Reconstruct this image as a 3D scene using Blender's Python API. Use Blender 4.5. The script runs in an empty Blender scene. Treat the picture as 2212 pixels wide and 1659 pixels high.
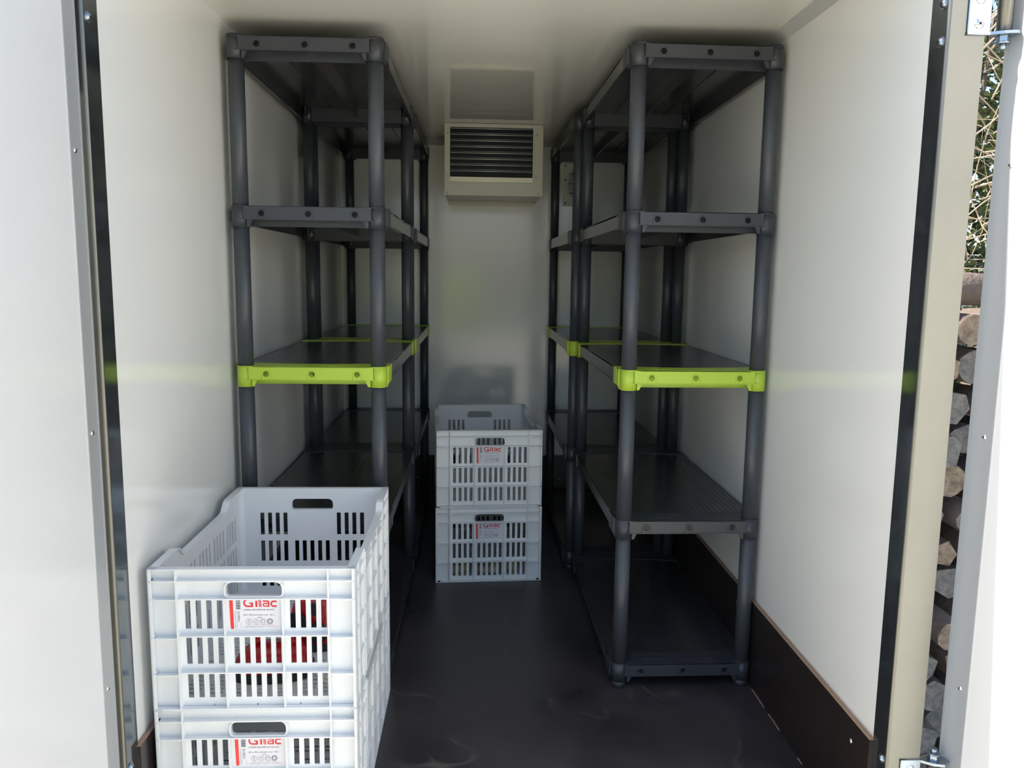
import bpy, math, random
from math import sin, cos, pi, radians
from mathutils import Vector, Matrix

random.seed(7)
S = bpy.context.scene
COL = S.collection

# ------------------------------------------------------------------ camera
FOC, CXw, CZw, YAW, PITCH, ROLL = 1705.74, .1388, 1.1562, .0483, -.1372, .0129
cd = bpy.data.cameras.new('camera'); cam = bpy.data.objects.new('camera', cd); COL.objects.link(cam)
cd.sensor_fit = 'HORIZONTAL'; cd.sensor_width = 36.0; cd.lens = FOC / 2212 * 36.0; cd.clip_start = .02; cd.clip_end = 200
fw = Vector((sin(YAW) * cos(PITCH), cos(YAW) * cos(PITCH), sin(PITCH)))
rt0 = Vector((cos(YAW), -sin(YAW), 0)); up0 = rt0.cross(fw)
rt = rt0 * cos(ROLL) + up0 * sin(ROLL); up = -rt0 * sin(ROLL) + up0 * cos(ROLL)
M = Matrix(((rt.x, up.x, -fw.x, CXw), (rt.y, up.y, -fw.y, 0), (rt.z, up.z, -fw.z, CZw), (0, 0, 0, 1)))
cam.matrix_world = M
S.camera = cam

# ------------------------------------------------------------------ world, sun, exposure
SKY_STRENGTH = 0.16
SUN_STRENGTH = 6.0
EXPOSURE = 1.25
sun_dir = Vector((.60, -.070, -.79)).normalized()          # the way the light travels: over the trailer from the left
w = bpy.data.worlds.new('sky'); S.world = w; w.use_nodes = True
nt = w.node_tree; nt.nodes.clear()
sk = nt.nodes.new('ShaderNodeTexSky'); sk.sky_type = 'NISHITA'; sk.sun_disc = False
sk.sun_elevation = math.asin(-sun_dir.z); sk.sun_rotation = math.atan2(-sun_dir.x, -sun_dir.y)
sk.altitude = 100; sk.air_density = 1.0; sk.dust_density = 2.3; sk.ozone_density = 1.0
bg = nt.nodes.new('ShaderNodeBackground'); bg.inputs[1].default_value = SKY_STRENGTH
wo = nt.nodes.new('ShaderNodeOutputWorld')
nt.links.new(sk.outputs[0], bg.inputs[0]); nt.links.new(bg.outputs[0], wo.inputs[0])
sl = bpy.data.lights.new('sun', 'SUN'); sl.energy = SUN_STRENGTH; sl.angle = radians(.6); sl.color = (1, .95, .87)
so = bpy.data.objects.new('sun', sl); COL.objects.link(so)
so.rotation_euler = sun_dir.to_track_quat('-Z', 'Y').to_euler(); so.location = (-3, 1, 5)
S.view_settings.view_transform = 'Standard'; S.view_settings.look = 'None'
S.view_settings.exposure = EXPOSURE; S.view_settings.gamma = 1; S.view_settings.use_curve_mapping = False

# ------------------------------------------------------------------ materials
MAT = {}
def mat(name, col, rough=.5, metal=0, noise=None, bump=None, spec=.5, coat=0, scale=(1, 1, 1), rnoise=None):
    """noise=(scale, amount, detail, col2); bump=(scale, strength, distance)"""
    m = bpy.data.materials.new(name); m.use_nodes = True
    t = m.node_tree; b = t.nodes['Principled BSDF']
    b.inputs['Base Color'].default_value = (*col, 1); b.inputs['Roughness'].default_value = rough
    b.inputs['Metallic'].default_value = metal; b.inputs['Specular IOR Level'].default_value = spec
    b.inputs['Coat Weight'].default_value = coat
    tc = t.nodes.new('ShaderNodeTexCoord'); mp = t.nodes.new('ShaderNodeMapping'); mp.inputs['Scale'].default_value = scale
    t.links.new(tc.outputs['Object'], mp.inputs['Vector'])
    if noise:
        n = t.nodes.new('ShaderNodeTexNoise'); n.inputs['Scale'].default_value = noise[0]; n.inputs['Detail'].default_value = noise[2]
        n.inputs['Roughness'].default_value = .65
        t.links.new(mp.outputs[0], n.inputs['Vector'])
        r = t.nodes.new('ShaderNodeValToRGB'); r.color_ramp.elements[0].position = .5 - noise[1]; r.color_ramp.elements[1].position = .5 + noise[1]
        r.color_ramp.elements[0].color = (*col, 1); r.color_ramp.elements[1].color = (*noise[3], 1)
        t.links.new(n.outputs['Fac'], r.inputs[0]); t.links.new(r.outputs[0], b.inputs['Base Color'])
        if rnoise:
            mr = t.nodes.new('ShaderNodeMapRange'); mr.inputs[1].default_value = .3; mr.inputs[2].default_value = .7
            mr.inputs[3].default_value = rnoise[0]; mr.inputs[4].default_value = rnoise[1]
            t.links.new(n.outputs['Fac'], mr.inputs[0]); t.links.new(mr.outputs[0], b.inputs['Roughness'])
    if bump:
        n2 = t.nodes.new('ShaderNodeTexNoise'); n2.inputs['Scale'].default_value = bump[0]; n2.inputs['Detail'].default_value = 4
        t.links.new(mp.outputs[0], n2.inputs['Vector'])
        bp = t.nodes.new('ShaderNodeBump'); bp.inputs['Strength'].default_value = bump[1]; bp.inputs['Distance'].default_value = bump[2]
        t.links.new(n2.outputs['Fac'], bp.inputs['Height']); t.links.new(bp.outputs[0], b.inputs['Normal'])
    MAT[name] = m
    return m

GEL = mat('white_gelcoat', (.84, .84, .81), .12, spec=.7, noise=(.9, .3, 2, (.86, .86, .83)), bump=(6, .06, .004))
CEIL = mat('ceiling_gelcoat', (.80, .79, .71), .06, spec=.8, noise=(.7, .3, 2, (.83, .82, .75)), bump=(4, .03, .004))
DOORW = mat('door_gelcoat', (.82, .82, .81), .22, spec=.5)
ALU = mat('grey_aluminium_profile', (.48, .49, .50), .42, metal=.35)
TRIM = mat('grey_cove_profile', (.52, .52, .50), .4)
GALV = mat('galvanised_steel', (.185, .185, .165), .32, metal=.9, noise=(5, .3, 3, (.24, .235, .205)), rnoise=(.30, .38))
GALVD = mat('dark_galvanised_steel', (.16, .18, .20), .10, metal=.9, noise=(30, .2, 5, (.20, .22, .24)))
ZINC = mat('zinc_plated_steel', (.36, .42, .48), .26, metal=.95)
CHROME = mat('bright_screw_steel', (.8, .8, .8), .12, metal=1)
HOLE = mat('black_recess', (.01, .01, .01), .6)
FLOORM = mat('film_faced_floor', (.023, .020, .023), .30, spec=.6, noise=(3.2, .22, 9, (.066, .058, .061)), bump=(900, .12, .0004), rnoise=(.26, .5))
KICK = mat('film_faced_plywood', (.017, .012, .011), .32, noise=(4, .3, 8, (.030, .022, .020)), bump=(700, .08, .0003))
PLY = mat('plywood_edge_grain', (.52, .36, .25), .7, noise=(3, .2, 3, (.40, .27, .18)), scale=(160, 2, 2))
GREY = mat('anthracite_plastic', (.040, .044, .052), .38, spec=.5, bump=(260, .12, .0006))
POSTM = mat('post_plastic', (.055, .062, .074), .36, spec=.5, bump=(400, .08, .0003))
BOARDM = mat('shelf_board_plastic', (.042, .041, .043), .22, spec=.8, bump=(60, .06, .001), scale=(8, .15, 1))
LIME = mat('lime_plastic', (.43, .60, .055), .36, spec=.45)
CRATE = mat('white_crate_plastic', (.80, .82, .83), .34, spec=.45, noise=(7, .3, 3, (.83, .84, .84)))
PAPER = mat('white_label_paper', (.80, .78, .82), .45)
RED = mat('red_print', (.72, .02, .03), .4)
REDBAND = mat('red_band_print', (.82, .035, .03), .4)
INK = mat('black_print', (.08, .07, .10), .5)
REDPL = mat('glossy_red_plastic', (.50, .008, .014), .18, spec=.6)
DKGREY = mat('dark_grey_rubber', (.03, .03, .033), .5)
ACW = mat('cream_painted_sheet', (.62, .60, .50), .38)
ACS = mat('cooler_base_sheet', (.60, .56, .43), .30, metal=.3)
FIN = mat('aluminium_fin', (.80, .84, .78), .3, metal=.3)
COIL = mat('dark_cooling_coil', (.02, .025, .035), .45, metal=.4)
LAMPB = mat('lamp_base_plastic', (.66, .66, .58), .4)
GROUND = mat('sandy_ground', (.42, .395, .315), .95, noise=(1.3, .25, 8, (.54, .505, .42)), bump=(30, .5, .02))
LOGEND = mat('pale_log_end', (.38, .29, .20), .85, noise=(38, .14, 8, (.17, .12, .085)), bump=(60, .5, .004))
LOGEND2 = mat('reddish_log_end', (.14, .085, .065), .85, noise=(38, .14, 8, (.30, .20, .14)), bump=(60, .5, .004))
LOGEND3 = mat('grey_log_end', (.12, .115, .11), .85, noise=(40, .14, 8, (.27, .24, .21)), bump=(60, .5, .004))
BARK = mat('rough_bark', (.09, .065, .05), .95, noise=(20, .3, 6, (.17, .13, .11)), bump=(50, .8, .01))
STEM = mat('dry_stem', (.50, .38, .26), .7)
def leafmat(name, c1, c2, sc=5):
    m = mat(name, c1, .30, noise=(sc, .12, 2, c2)); return m
LEAF = leafmat('ivy_leaf', (.012, .026, .008), (.13, .16, .03))
LEAF2 = leafmat('yellow_green_leaf', (.50, .72, .015), (.62, .80, .02))  # bright tone for the added shrub that glows in the back wall
LEAF3 = leafmat('garden_leaf', (.10, .16, .04), (.26, .32, .10), 2)
GLASS = bpy.data.materials.new('lamp_glass'); GLASS.use_nodes = True
_b = GLASS.node_tree.nodes['Principled BSDF']; _b.inputs['Base Color'].default_value = (.9, .95, .92, 1)
_b.inputs['Roughness'].default_value = .12; _b.inputs['Transmission Weight'].default_value = .85; _b.inputs['IOR'].default_value = 1.3
POTATO = mat('potato_skin', (.48, .38, .20), .8, noise=(18, .3, 4, (.62, .52, .30)))

# scuffs on the floor: pale wandering scratches in the colour of the film
def add_scuffs(m, sc, width, amt, colr):
    t = m.node_tree; b = t.nodes['Principled BSDF']; src = b.inputs['Base Color'].links[0].from_socket
    tc = t.nodes.new('ShaderNodeTexCoord')
    n = t.nodes.new('ShaderNodeTexNoise'); n.inputs['Scale'].default_value = sc; n.inputs['Detail'].default_value = 2.5; n.inputs['Distortion'].default_value = .6
    t.links.new(tc.outputs['Object'], n.inputs['Vector'])
    s1 = t.nodes.new('ShaderNodeMath'); s1.operation = 'SUBTRACT'; s1.inputs[1].default_value = .5; t.links.new(n.outputs['Fac'], s1.inputs[0])
    s2 = t.nodes.new('ShaderNodeMath'); s2.operation = 'ABSOLUTE'; t.links.new(s1.outputs[0], s2.inputs[0])
    mr = t.nodes.new('ShaderNodeMapRange'); mr.inputs[1].default_value = 0; mr.inputs[2].default_value = width; mr.inputs[3].default_value = 1; mr.inputs[4].default_value = 0
    t.links.new(s2.outputs[0], mr.inputs[0])
    n3 = t.nodes.new('ShaderNodeTexNoise'); n3.inputs['Scale'].default_value = 4.5; n3.inputs['Detail'].default_value = 5
    t.links.new(tc.outputs['Object'], n3.inputs['Vector'])
    m3 = t.nodes.new('ShaderNodeMapRange'); m3.inputs[1].default_value = .52; m3.inputs[2].default_value = .68; t.links.new(n3.outputs['Fac'], m3.inputs[0])
    mu = t.nodes.new('ShaderNodeMath'); mu.operation = 'MULTIPLY'; t.links.new(mr.outputs[0], mu.inputs[0]); t.links.new(m3.outputs[0], mu.inputs[1])
    mu2 = t.nodes.new('ShaderNodeMath'); mu2.operation = 'MULTIPLY'; mu2.inputs[1].default_value = amt; t.links.new(mu.outputs[0], mu2.inputs[0])
    mx = t.nodes.new('ShaderNodeMix'); mx.data_type = 'RGBA'; t.links.new(mu2.outputs[0], mx.inputs[0]); t.links.new(src, mx.inputs[6]); mx.inputs[7].default_value = (*colr, 1)
    t.links.new(mx.outputs[2], b.inputs['Base Color'])
add_scuffs(FLOORM, 2.1, .010, .5, (.22, .19, .17))
add_scuffs(KICK, 3.0, .004, .25, (.2, .16, .14))

# ------------------------------------------------------------------ mesh builder
class MB:
    def __init__(s): s.v = []; s.f = []; s.mi = []; s.cur = 0; s.sm = []
    def add(s, vs, fs, smooth=False):
        o = len(s.v); s.v += [tuple(x) for x in vs]
        for f in fs: s.f.append(tuple(i + o for i in f)); s.mi.append(s.cur); s.sm.append(smooth)
        return s
    def box(s, a, b):
        x0, y0, z0 = [min(p, q) for p, q in zip(a, b)]; x1, y1, z1 = [max(p, q) for p, q in zip(a, b)]
        return s.add([(x0, y0, z0), (x1, y0, z0), (x1, y1, z0), (x0, y1, z0), (x0, y0, z1), (x1, y0, z1), (x1, y1, z1), (x0, y1, z1)],
                     [(0, 3, 2, 1), (4, 5, 6, 7), (0, 1, 5, 4), (1, 2, 6, 5), (2, 3, 7, 6), (3, 0, 4, 7)])
    def bbox(s, a, b, r=.002):
        """box with its twelve edges chamfered by r"""
        x0, y0, z0 = [min(p, q) for p, q in zip(a, b)]; x1, y1, z1 = [max(p, q) for p, q in zip(a, b)]
        r = min(r, (x1 - x0) * .45, (y1 - y0) * .45, (z1 - z0) * .45); V = []; idx = {}
        for i in (0, 1):
            for j in (0, 1):
                for k in (0, 1):
                    X = (x0, x1)[i]; Y = (y0, y1)[j]; Z = (z0, z1)[k]; sx = (r, -r)[i]; sy = (r, -r)[j]; sz = (r, -r)[k]
                    for a_, p in (('x', (X, Y + sy, Z + sz)), ('y', (X + sx, Y, Z + sz)), ('z', (X + sx, Y + sy, Z))):
                        idx[(i, j, k, a_)] = len(V); V.append(p)
        g = lambda i, j, k, a_: idx[(i, j, k, a_)]
        F = []
        for i in (0, 1): F.append((g(i, 0, 0, 'x'), g(i, 1, 0, 'x'), g(i, 1, 1, 'x'), g(i, 0, 1, 'x')))
        for j in (0, 1): F.append((g(0, j, 0, 'y'), g(1, j, 0, 'y'), g(1, j, 1, 'y'), g(0, j, 1, 'y')))
        for k in (0, 1): F.append((g(0, 0, k, 'z'), g(1, 0, k, 'z'), g(1, 1, k, 'z'), g(0, 1, k, 'z')))
        for i in (0, 1):
            for j in (0, 1): F.append((g(i, j, 0, 'x'), g(i, j, 1, 'x'), g(i, j, 1, 'y'), g(i, j, 0, 'y')))
            for k in (0, 1): F.append((g(i, 0, k, 'x'), g(i, 1, k, 'x'), g(i, 1, k, 'z'), g(i, 0, k, 'z')))
        for j in (0, 1):
            for k in (0, 1): F.append((g(0, j, k, 'y'), g(1, j, k, 'y'), g(1, j, k, 'z'), g(0, j, k, 'z')))
        for i in (0, 1):
            for j in (0, 1):
                for k in (0, 1): F.append((g(i, j, k, 'x'), g(i, j, k, 'y'), g(i, j, k, 'z')))
        return s.add(V, F)
    def tube(s, pts, rad, n=8, caps=True, smooth=True):
        pts = [Vector(p) for p in pts]; rad = rad if isinstance(rad, (list, tuple)) else [rad] * len(pts)
        V = []; a = None
        for i, p in enumerate(pts):
            d = (pts[min(i + 1, len(pts) - 1)] - pts[max(i - 1, 0)]).normalized()
            if a is None: a = d.cross(Vector((0, 0, 1)) if abs(d.z) < .9 else Vector((1, 0, 0))).normalized()
            else: a = (a - d * a.dot(d)).normalized()
            b = d.cross(a)
            for k in range(n):
                t = 2 * pi * k / n; V.append(p + (a * cos(t) + b * sin(t)) * rad[i])
        F = []
        for i in range(len(pts) - 1):
            for k in range(n): F.append((i * n + k, i * n + (k + 1) % n, (i + 1) * n + (k + 1) % n, (i + 1) * n + k))
        s.add(V, F, smooth)
        if caps:
            o = len(s.v) - len(V)
            for base, rev in ((0, True), ((len(pts) - 1) * n, False)):
                f = [o + base + k for k in range(n)]; f = f[::-1] if rev else f
                s.f.append(tuple(f)); s.mi.append(s.cur); s.sm.append(False)
        return s
    def cyl(s, c, r, z0, z1, n=20, smooth=True): return s.tube([(c[0], c[1], z0), (c[0], c[1], z1)], r, n, True, smooth)
    def dome(s, c, axis, r, h, n=12, rings=3):
        ax = Vector(axis).normalized(); a = ax.cross(Vector((0, 0, 1)) if abs(ax.z) < .9 else Vector((1, 0, 0))).normalized(); b = ax.cross(a); c = Vector(c)
        V = []; F = []
        for i in range(rings):
            t = (pi / 2) * i / rings
            for k in range(n): V.append(c + (a * cos(2 * pi * k / n) + b * sin(2 * pi * k / n)) * r * cos(t) + ax * h * sin(t))
        V.append(c + ax * h)
        for i in range(rings - 1):
            for k in range(n): F.append((i * n + k, i * n + (k + 1) % n, (i + 1) * n + (k + 1) % n, (i + 1) * n + k))
        for k in range(n): F.append(((rings - 1) * n + k, (rings - 1) * n + (k + 1) % n, rings * n))
        return s.add(V, F, True)
    def prism(s, poly, fn, w0, w1, smooth=False):
        n = len(poly); V = [fn(a, b, w0) for a, b in poly] + [fn(a, b, w1) for a, b in poly]
        return s.add(V, [tuple(range(n))[::-1], tuple(range(n, 2 * n))] + [(i, (i + 1) % n, n + (i + 1) % n, n + i) for i in range(n)], smooth)
    def grid(s, us, zs, solid, w0, w1, fn):
        """a plate w0..w1 thick, cut into cells; cells for which solid(u,z) is false are open"""
        us = sorted(set(round(u, 6) for u in us)); zs = sorted(set(round(z, 6) for z in zs))
        nu, nz = len(us) - 1, len(zs) - 1
        ok = [[solid((us[i] + us[i + 1]) / 2, (zs[j] + zs[j + 1]) / 2) for j in range(nz)] for i in range(nu)]
        V = []; F = []; idx = {}
        def vid(i, j, k):
            if (i, j, k) not in idx: idx[(i, j, k)] = len(V); V.append(fn(us[i], zs[j], (w0, w1)[k]))
            return idx[(i, j, k)]
        g = lambda i, j: 0 <= i < nu and 0 <= j < nz and ok[i][j]
        for i in range(nu):
            for j in range(nz):
                if not ok[i][j]: continue
                F.append((vid(i, j, 0), vid(i + 1, j, 0), vid(i + 1, j + 1, 0), vid(i, j + 1, 0)))
                F.append((vid(i, j, 1), vid(i, j + 1, 1), vid(i + 1, j + 1, 1), vid(i + 1, j, 1)))
                if not g(i - 1, j): F.append((vid(i, j, 0), vid(i, j + 1, 0), vid(i, j + 1, 1), vid(i, j, 1)))
                if not g(i + 1, j): F.append((vid(i + 1, j, 0), vid(i + 1, j, 1), vid(i + 1, j + 1, 1), vid(i + 1, j + 1, 0)))
                if not g(i, j - 1): F.append((vid(i, j, 0), vid(i, j, 1), vid(i + 1, j, 1), vid(i + 1, j, 0)))
                if not g(i, j + 1): F.append((vid(i, j + 1, 0), vid(i + 1, j + 1, 0), vid(i + 1, j + 1, 1), vid(i, j + 1, 1)))
        return s.add(V, F)
    def mesh(s, name, mats, fixn=True):
        me = bpy.data.meshes.new(name); me.from_pydata(s.v, [], s.f)
        for m in (mats if isinstance(mats, (list, tuple)) else [mats]): me.materials.append(m)
        me.polygons.foreach_set('material_index', s.mi); me.polygons.foreach_set('use_smooth', s.sm)
        me.update()
        if fixn:
            import bmesh
            bm = bmesh.new(); bm.from_mesh(me); bmesh.ops.recalc_face_normals(bm, faces=bm.faces); bm.to_mesh(me); bm.free()
        return me
    def obj(s, name, mats, parent=None, fixn=True):
        return link(name, s.mesh(name, mats, fixn), parent)

def link(name, me, parent=None, loc=None, rz=0):
    o = bpy.data.objects.new(name, me); COL.objects.link(o)
    if parent: o.parent = parent
    if loc: o.location = loc
    if rz: o.rotation_euler = (0, 0, rz)
    return o
def tag(o, label=None, cat=None, group=None, kind=None):
    if label: o['label'] = label
    if cat: o['category'] = cat
    if group: o['group'] = group
    if kind: o['kind'] = kind
    return o
def empty(name, loc=(0, 0, 0), rz=0):
    o = bpy.data.objects.new(name, None); COL.objects.link(o); o.empty_display_size = .05; o.location = loc; o.rotation_euler = (0, 0, rz); return o

# ------------------------------------------------------------------ the trailer box
XL, XR, YB, ZC = -.512, .944, 3.94, 1.795
YF = 1.41
def struct(name, mb, m, label=None):
    o = mb.obj(name, m); tag(o, label, kind='structure'); return o
struct('floor', MB().box((XL - .0, YF, -.05), (XR + .0, YB + .06, 0)), FLOORM, 'scuffed dark brown film-faced plywood trailer floor')
struct('ceiling', MB().box((XL - .06, YF, ZC), (XR + .06, YB + .06, ZC + .05)), CEIL, 'glossy cream-white ceiling panel of the trailer')
struct('wall_left', MB().box((XL - .06, YF, -.05), (XL, YB + .06, ZC)), GEL, 'glossy white left side panel of the trailer')
struct('wall_right', MB().box((XR, 1.386, -.05), (XR + .06, YB + .06, ZC)), GEL, 'glossy white right side panel of the trailer')
struct('wall_back', MB().box((XL, YB, 0), (XR, YB + .06, ZC)), GEL, 'glossy white back panel of the trailer')

# kick boards with a raw plywood top edge and round screw heads
KH, KT = .245, .012
def screw_mb(c, axis, r=.006, h=.003):
    m = MB(); m.dome(c, axis, r, h, 12, 3); m.cur = 1
    ax = Vector(axis).normalized(); p = Vector(c) + ax * (h * .92); m.dome(p, axis, r * .38, h * .12, 6, 1); return m
def kick(name, a, b, edge_a, edge_b, screws, axis, label):
    o = struct(name, MB().box(a, b), KICK, label)
    e = MB()
    (x0, y0), (x1, y1) = edge_a, edge_b
    lo = (min(x0, x1), min(y0, y1)); hi = (max(x0, x1), max(y0, y1)); nply = 6
    thinx = (hi[0] - lo[0]) < (hi[1] - lo[1])
    for i in range(nply):
        e.cur = i % 2; q0 = i / nply; q1 = (i + 1) / nply; dz = .0006 if i % 2 else .0012
        if thinx: e.box((lo[0] + (hi[0] - lo[0]) * q0, lo[1], KH), (lo[0] + (hi[0] - lo[0]) * q1, hi[1], KH + dz))
        else: e.box((lo[0], lo[1] + (hi[1] - lo[1]) * q0, KH), (hi[0], lo[1] + (hi[1] - lo[1]) * q1, KH + dz))
    ed = e.obj('plywood_edge', [PLY, PLYD], o); ed['label'] = 'raw pale plywood top edge'
    for c in screws: screw_mb(c, axis, .0065, .003).obj('screw', [CHROME, HOLE], o)
    return o
PLYD = mat('plywood_dark_ply', (.30, .19, .12), .7)
kick('baseboard_right', (XR - KT, 1.430, 0), (XR, YB, KH), (XR - KT, 1.430), (XR, YB),
     [(XR - KT, 1.504, .197), (XR - KT, 2.227, .189), (XR - KT, 3.0, .19), (XR - KT, 3.7, .19)], (-1, 0, 0), 'dark brown plywood kick board along the right wall')
kick('baseboard_left', (XL, 1.446, 0), (XL + KT, YB, KH), (XL, 1.446), (XL + KT, YB),
     [(XL + KT, 2.3, .19), (XL + KT, 3.1, .19)], (1, 0, 0), 'dark brown plywood kick board along the left wall')
kick('baseboard_back', (XL + KT, YB - KT, 0), (XR - KT, YB, KH), (XL + KT, YB - KT), (XR - KT, YB),
     [(-.147, YB - KT, .131), (.574, YB - KT, .12)], (0, -1, 0), 'dark brown plywood kick board along the back wall')
# bead of pale sealant chips between floor and right kick board
m = MB()
for i in range(46):
    y = 1.44 + random.random() ** 1.6 * 1.1; l = random.uniform(.004, .03)
    m.box((XR - KT - .0022, y, 0), (XR - KT, y + l, random.uniform(.0008, .0022)))
tag(m.obj('trim_6', PLY), 'pale broken sealant line where floor meets the right kick board', kind='structure')
# cove profiles
def cove(name, fn, a, b, label):
    s = .024
    m = MB().prism([(0, 0), (s, 0), (s, -.003), (.003, -s), (0, -s)], fn, a, b); struct(name, m, TRIM, label)
cove('trim_1', lambda p, q, t: (XR - p, t, ZC + q), YF + .06, YB, 'grey cove profile between ceiling and right wall')
cove('trim_2', lambda p, q, t: (t, YB - p, ZC + q), XL, XR - .003, 'cream cove profile between ceiling and back wall')

# ------------------------------------------------------------------ steel door frame
def bolt_mb(c, ax):
    m = MB(); m.tube([Vector(c), Vector(c) + Vector(ax) * .0015], .010, 16); m.dome(Vector(c) + Vector(ax) * .0015, ax, .0075, .005, 12, 3)
    m.cur = 1; m.dome(Vector(c) + Vector(ax) * .0062, ax, .003, .0006, 6, 1); return m
def frame_post(name, xw, sgn, yfr, label, bz):
    """L-section: a dark inner leg lying on the wall and a wide leg facing outwards"""
    m = MB(); xo = xw + sgn * .063; zt = ZC + .045; zb = -.06; t = .003; r = .005
    # facing leg with rounded inner corner
    arc = [(xw - sgn * t, yfr + r)] + [(xw - sgn * t + sgn * (r - r * cos(a)), yfr + r - r * sin(a)) for a in (pi / 8, pi / 4, 3 * pi / 8, pi / 2)]
    poly = arc + [(xo, yfr), (xo, yfr + t), (xw, yfr + t + .001), (xw, yfr + r)]
    m.cur = 0; m.prism(poly, lambda a, b, z: (a, b, z), zb, zt, False)
    m.cur = 0; m.box((xo - sgn * t * .9, yfr + t * .5, zb), (xo - sgn * .0002, yfr + .035, zt))
    o = struct(name, m, GALV, label)
    leg = MB().box((xw - sgn * t, yfr + r, zb), (xw, yfr + .053, zt)).obj('inner_leg', GALVD, o); leg['label'] = 'dark reflective inner leg'
    for z in bz: bolt_mb((xw - sgn * t, yfr + .016, z), (-sgn, 0, 0)).obj('bolt', [ZINC, HOLE], o)
    return o
fr = frame_post('trim_3', XR, 1, 1.380, 'galvanised steel door frame post on the right', (.228, 1.564, 1.627))
fl = frame_post('trim_4', XL, -1, 1.402, 'galvanised steel door frame post on the left', (.22, 1.573))
m = MB(); m.box((XL + .001, 1.405, ZC + .001), (XR - .001, 1.409, ZC + .045)); m.box((XL - .062, 1.412, ZC + .0505), (XR + .062, 1.46, ZC + .053)); struct('trim_5', m, GALV, 'galvanised steel door frame header')
m = MB(); m.box((XL + .001, 1.405, -.10), (XR - .001, 1.409, -.001)); struct('trim_7', m, GALV, 'galvanised steel sill under the floor edge')

# outer skin and chassis of the trailer (seen only from the side)
m = MB(); m.bbox((XL - .04, 1.5, -.2), (XR + .04, YB, -.055), .01)
for y in (2.2, 3.0):
    for sx in (XL - .02, XR - .16):
        m.tube([(sx, y, -.36), (sx + .18, y, -.36)], .24, 24)
tag(m.obj('trailer_chassis', DKGREY), 'dark steel chassis and wheels carrying the white box', 'chassis')

# ------------------------------------------------------------------ doors
def door(name, hinge, ang, sgn, label, zrng, rz_, strip_w):
    """hinge=(x,y) of the inner-face hinge edge; the leaf runs towards the camera, thickness outwards"""
    L, T = .70, .050; z0, z1 = zrng
    # local: a along leaf from the hinge (towards -y), b outwards
    d = Vector((sgn * sin(ang), -cos(ang), 0)); n = Vector((sgn * cos(ang), sin(ang), 0)); H = Vector((hinge[0], hinge[1], 0))
    P = lambda a, b, z: tuple(H + d * a + n * b + Vector((0, 0, z)))
    m = MB(); m.prism([(.003, 0), (L, 0), (L, T), (.003, T)], P, z0, z1)
    o = struct(name, m, DOORW, label)
    # aluminium edge profile: lies on the inner face and wraps the hinge edge, with a small raised lip
    m = MB()
    m.prism([(0, -.0016), (strip_w, -.0016), (strip_w, .0004), (.002, .0004), (.002, T), (0, T)], P, z0, z1)
    m.prism([(strip_w * .10, -.0024), (strip_w * .14, -.0024), (strip_w * .14, -.0014), (strip_w * .10, -.0014)], P, z0, z1)
    e = m.obj('edge_profile', ALU, o); e['label'] = 'grey aluminium edge profile'
    e2 = MB(); e2.prism([(L - .004, -.0016), (L + .002, -.0016), (L + .002, T), (L - .004, T)], P, z0, z1); e2.obj('edge_profile', ALU, o)
    for z in rz_:
        c = Vector(P(strip_w * .66, -.0016, z)); mm = MB(); mm.dome(c, -n, .0052, .0026, 14, 3); mm.cur = 1; mm.dome(c - n * .0023, -n, .0022, .0006, 8, 1)
        mm.obj('rivet', [CHROME, HOLE], e)
    # rubber seal round the leaf, on its edge
    return o, P
d_r, PR = door('door_2', (1.060, 1.402), radians(5), 1, 'open right trailer door, white leaf with grey aluminium edge', (-.03, ZC + .06), (1.355 + .506, 1.355, .876, .391), .060)
d_l, PL = door('door_1', (-.519, 1.395), radians(-4.5), -1, 'open left trailer door, white leaf with grey aluminium edge', (-.03, ZC + .06), (1.349, .878, .411), .050)
def hinge(sgn, xf, yf, z0, up, parent):
    """zinc hinge: leaf on the frame face, flange at one end, barrel and bolt outside"""
    h = 1 if up else -1
    X = lambda a: xf + sgn * a
    m = MB(); zt = z0 + h * .16
    m.bbox((X(0), yf - .004, z0), (X(.040), yf, zt), .0015)
    m.prism([(0, 0), (.040, 0), (.058, -.012), (.078, -.016), (.090, -.008), (.092, .006), (.080, .018), (.055, .014), (.040, 0.006), (0, 0.002)],
            lambda a, b, z: (X(a), yf - .004 + b, z), z0 - h * .0035, z0 + h * .0015)
    o = m.obj('hinge', ZINC, parent); o['label'] = 'zinc plated hinge'
    MB().tube([(X(.066), yf, z0 + h * .004), (X(.066), yf, zt)], .0125, 20).obj('hinge_barrel', GALV, o)
    b = MB(); b.tube([(X(.066), yf, z0 - h * .004), (X(.066), yf, z0 - h * .014)], .011, 6, True, False); b.tube([(X(.066), yf, z0 - h * .014), (X(.066), yf, z0 - h * .017)], .012, 16); b.tube([(X(.066), yf, z0 - h * .017), (X(.066), yf, z0 - h * .026)], .006, 12)
    b.obj('hinge_bolt', ZINC, o)
    for q in (.014, .054):
        s = MB(); s.dome((X(.019), yf - .004, z0 + h * q), (0, -1, 0), .0085, .004, 16, 4); s.cur = 1; s.dome((X(.019), yf - .0078, z0 + h * q), (0, -1, 0), .0028, .0005, 6, 1); s.obj('screw', [CHROME, HOLE], o)
    return o
hinge(1, .974, 1.380, 1.5755, True, d_r)
hinge(1, .968, 1.380, .232, False, d_r)
hinge(-1, -.545, 1.402, 1.60, True, d_l)

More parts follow.
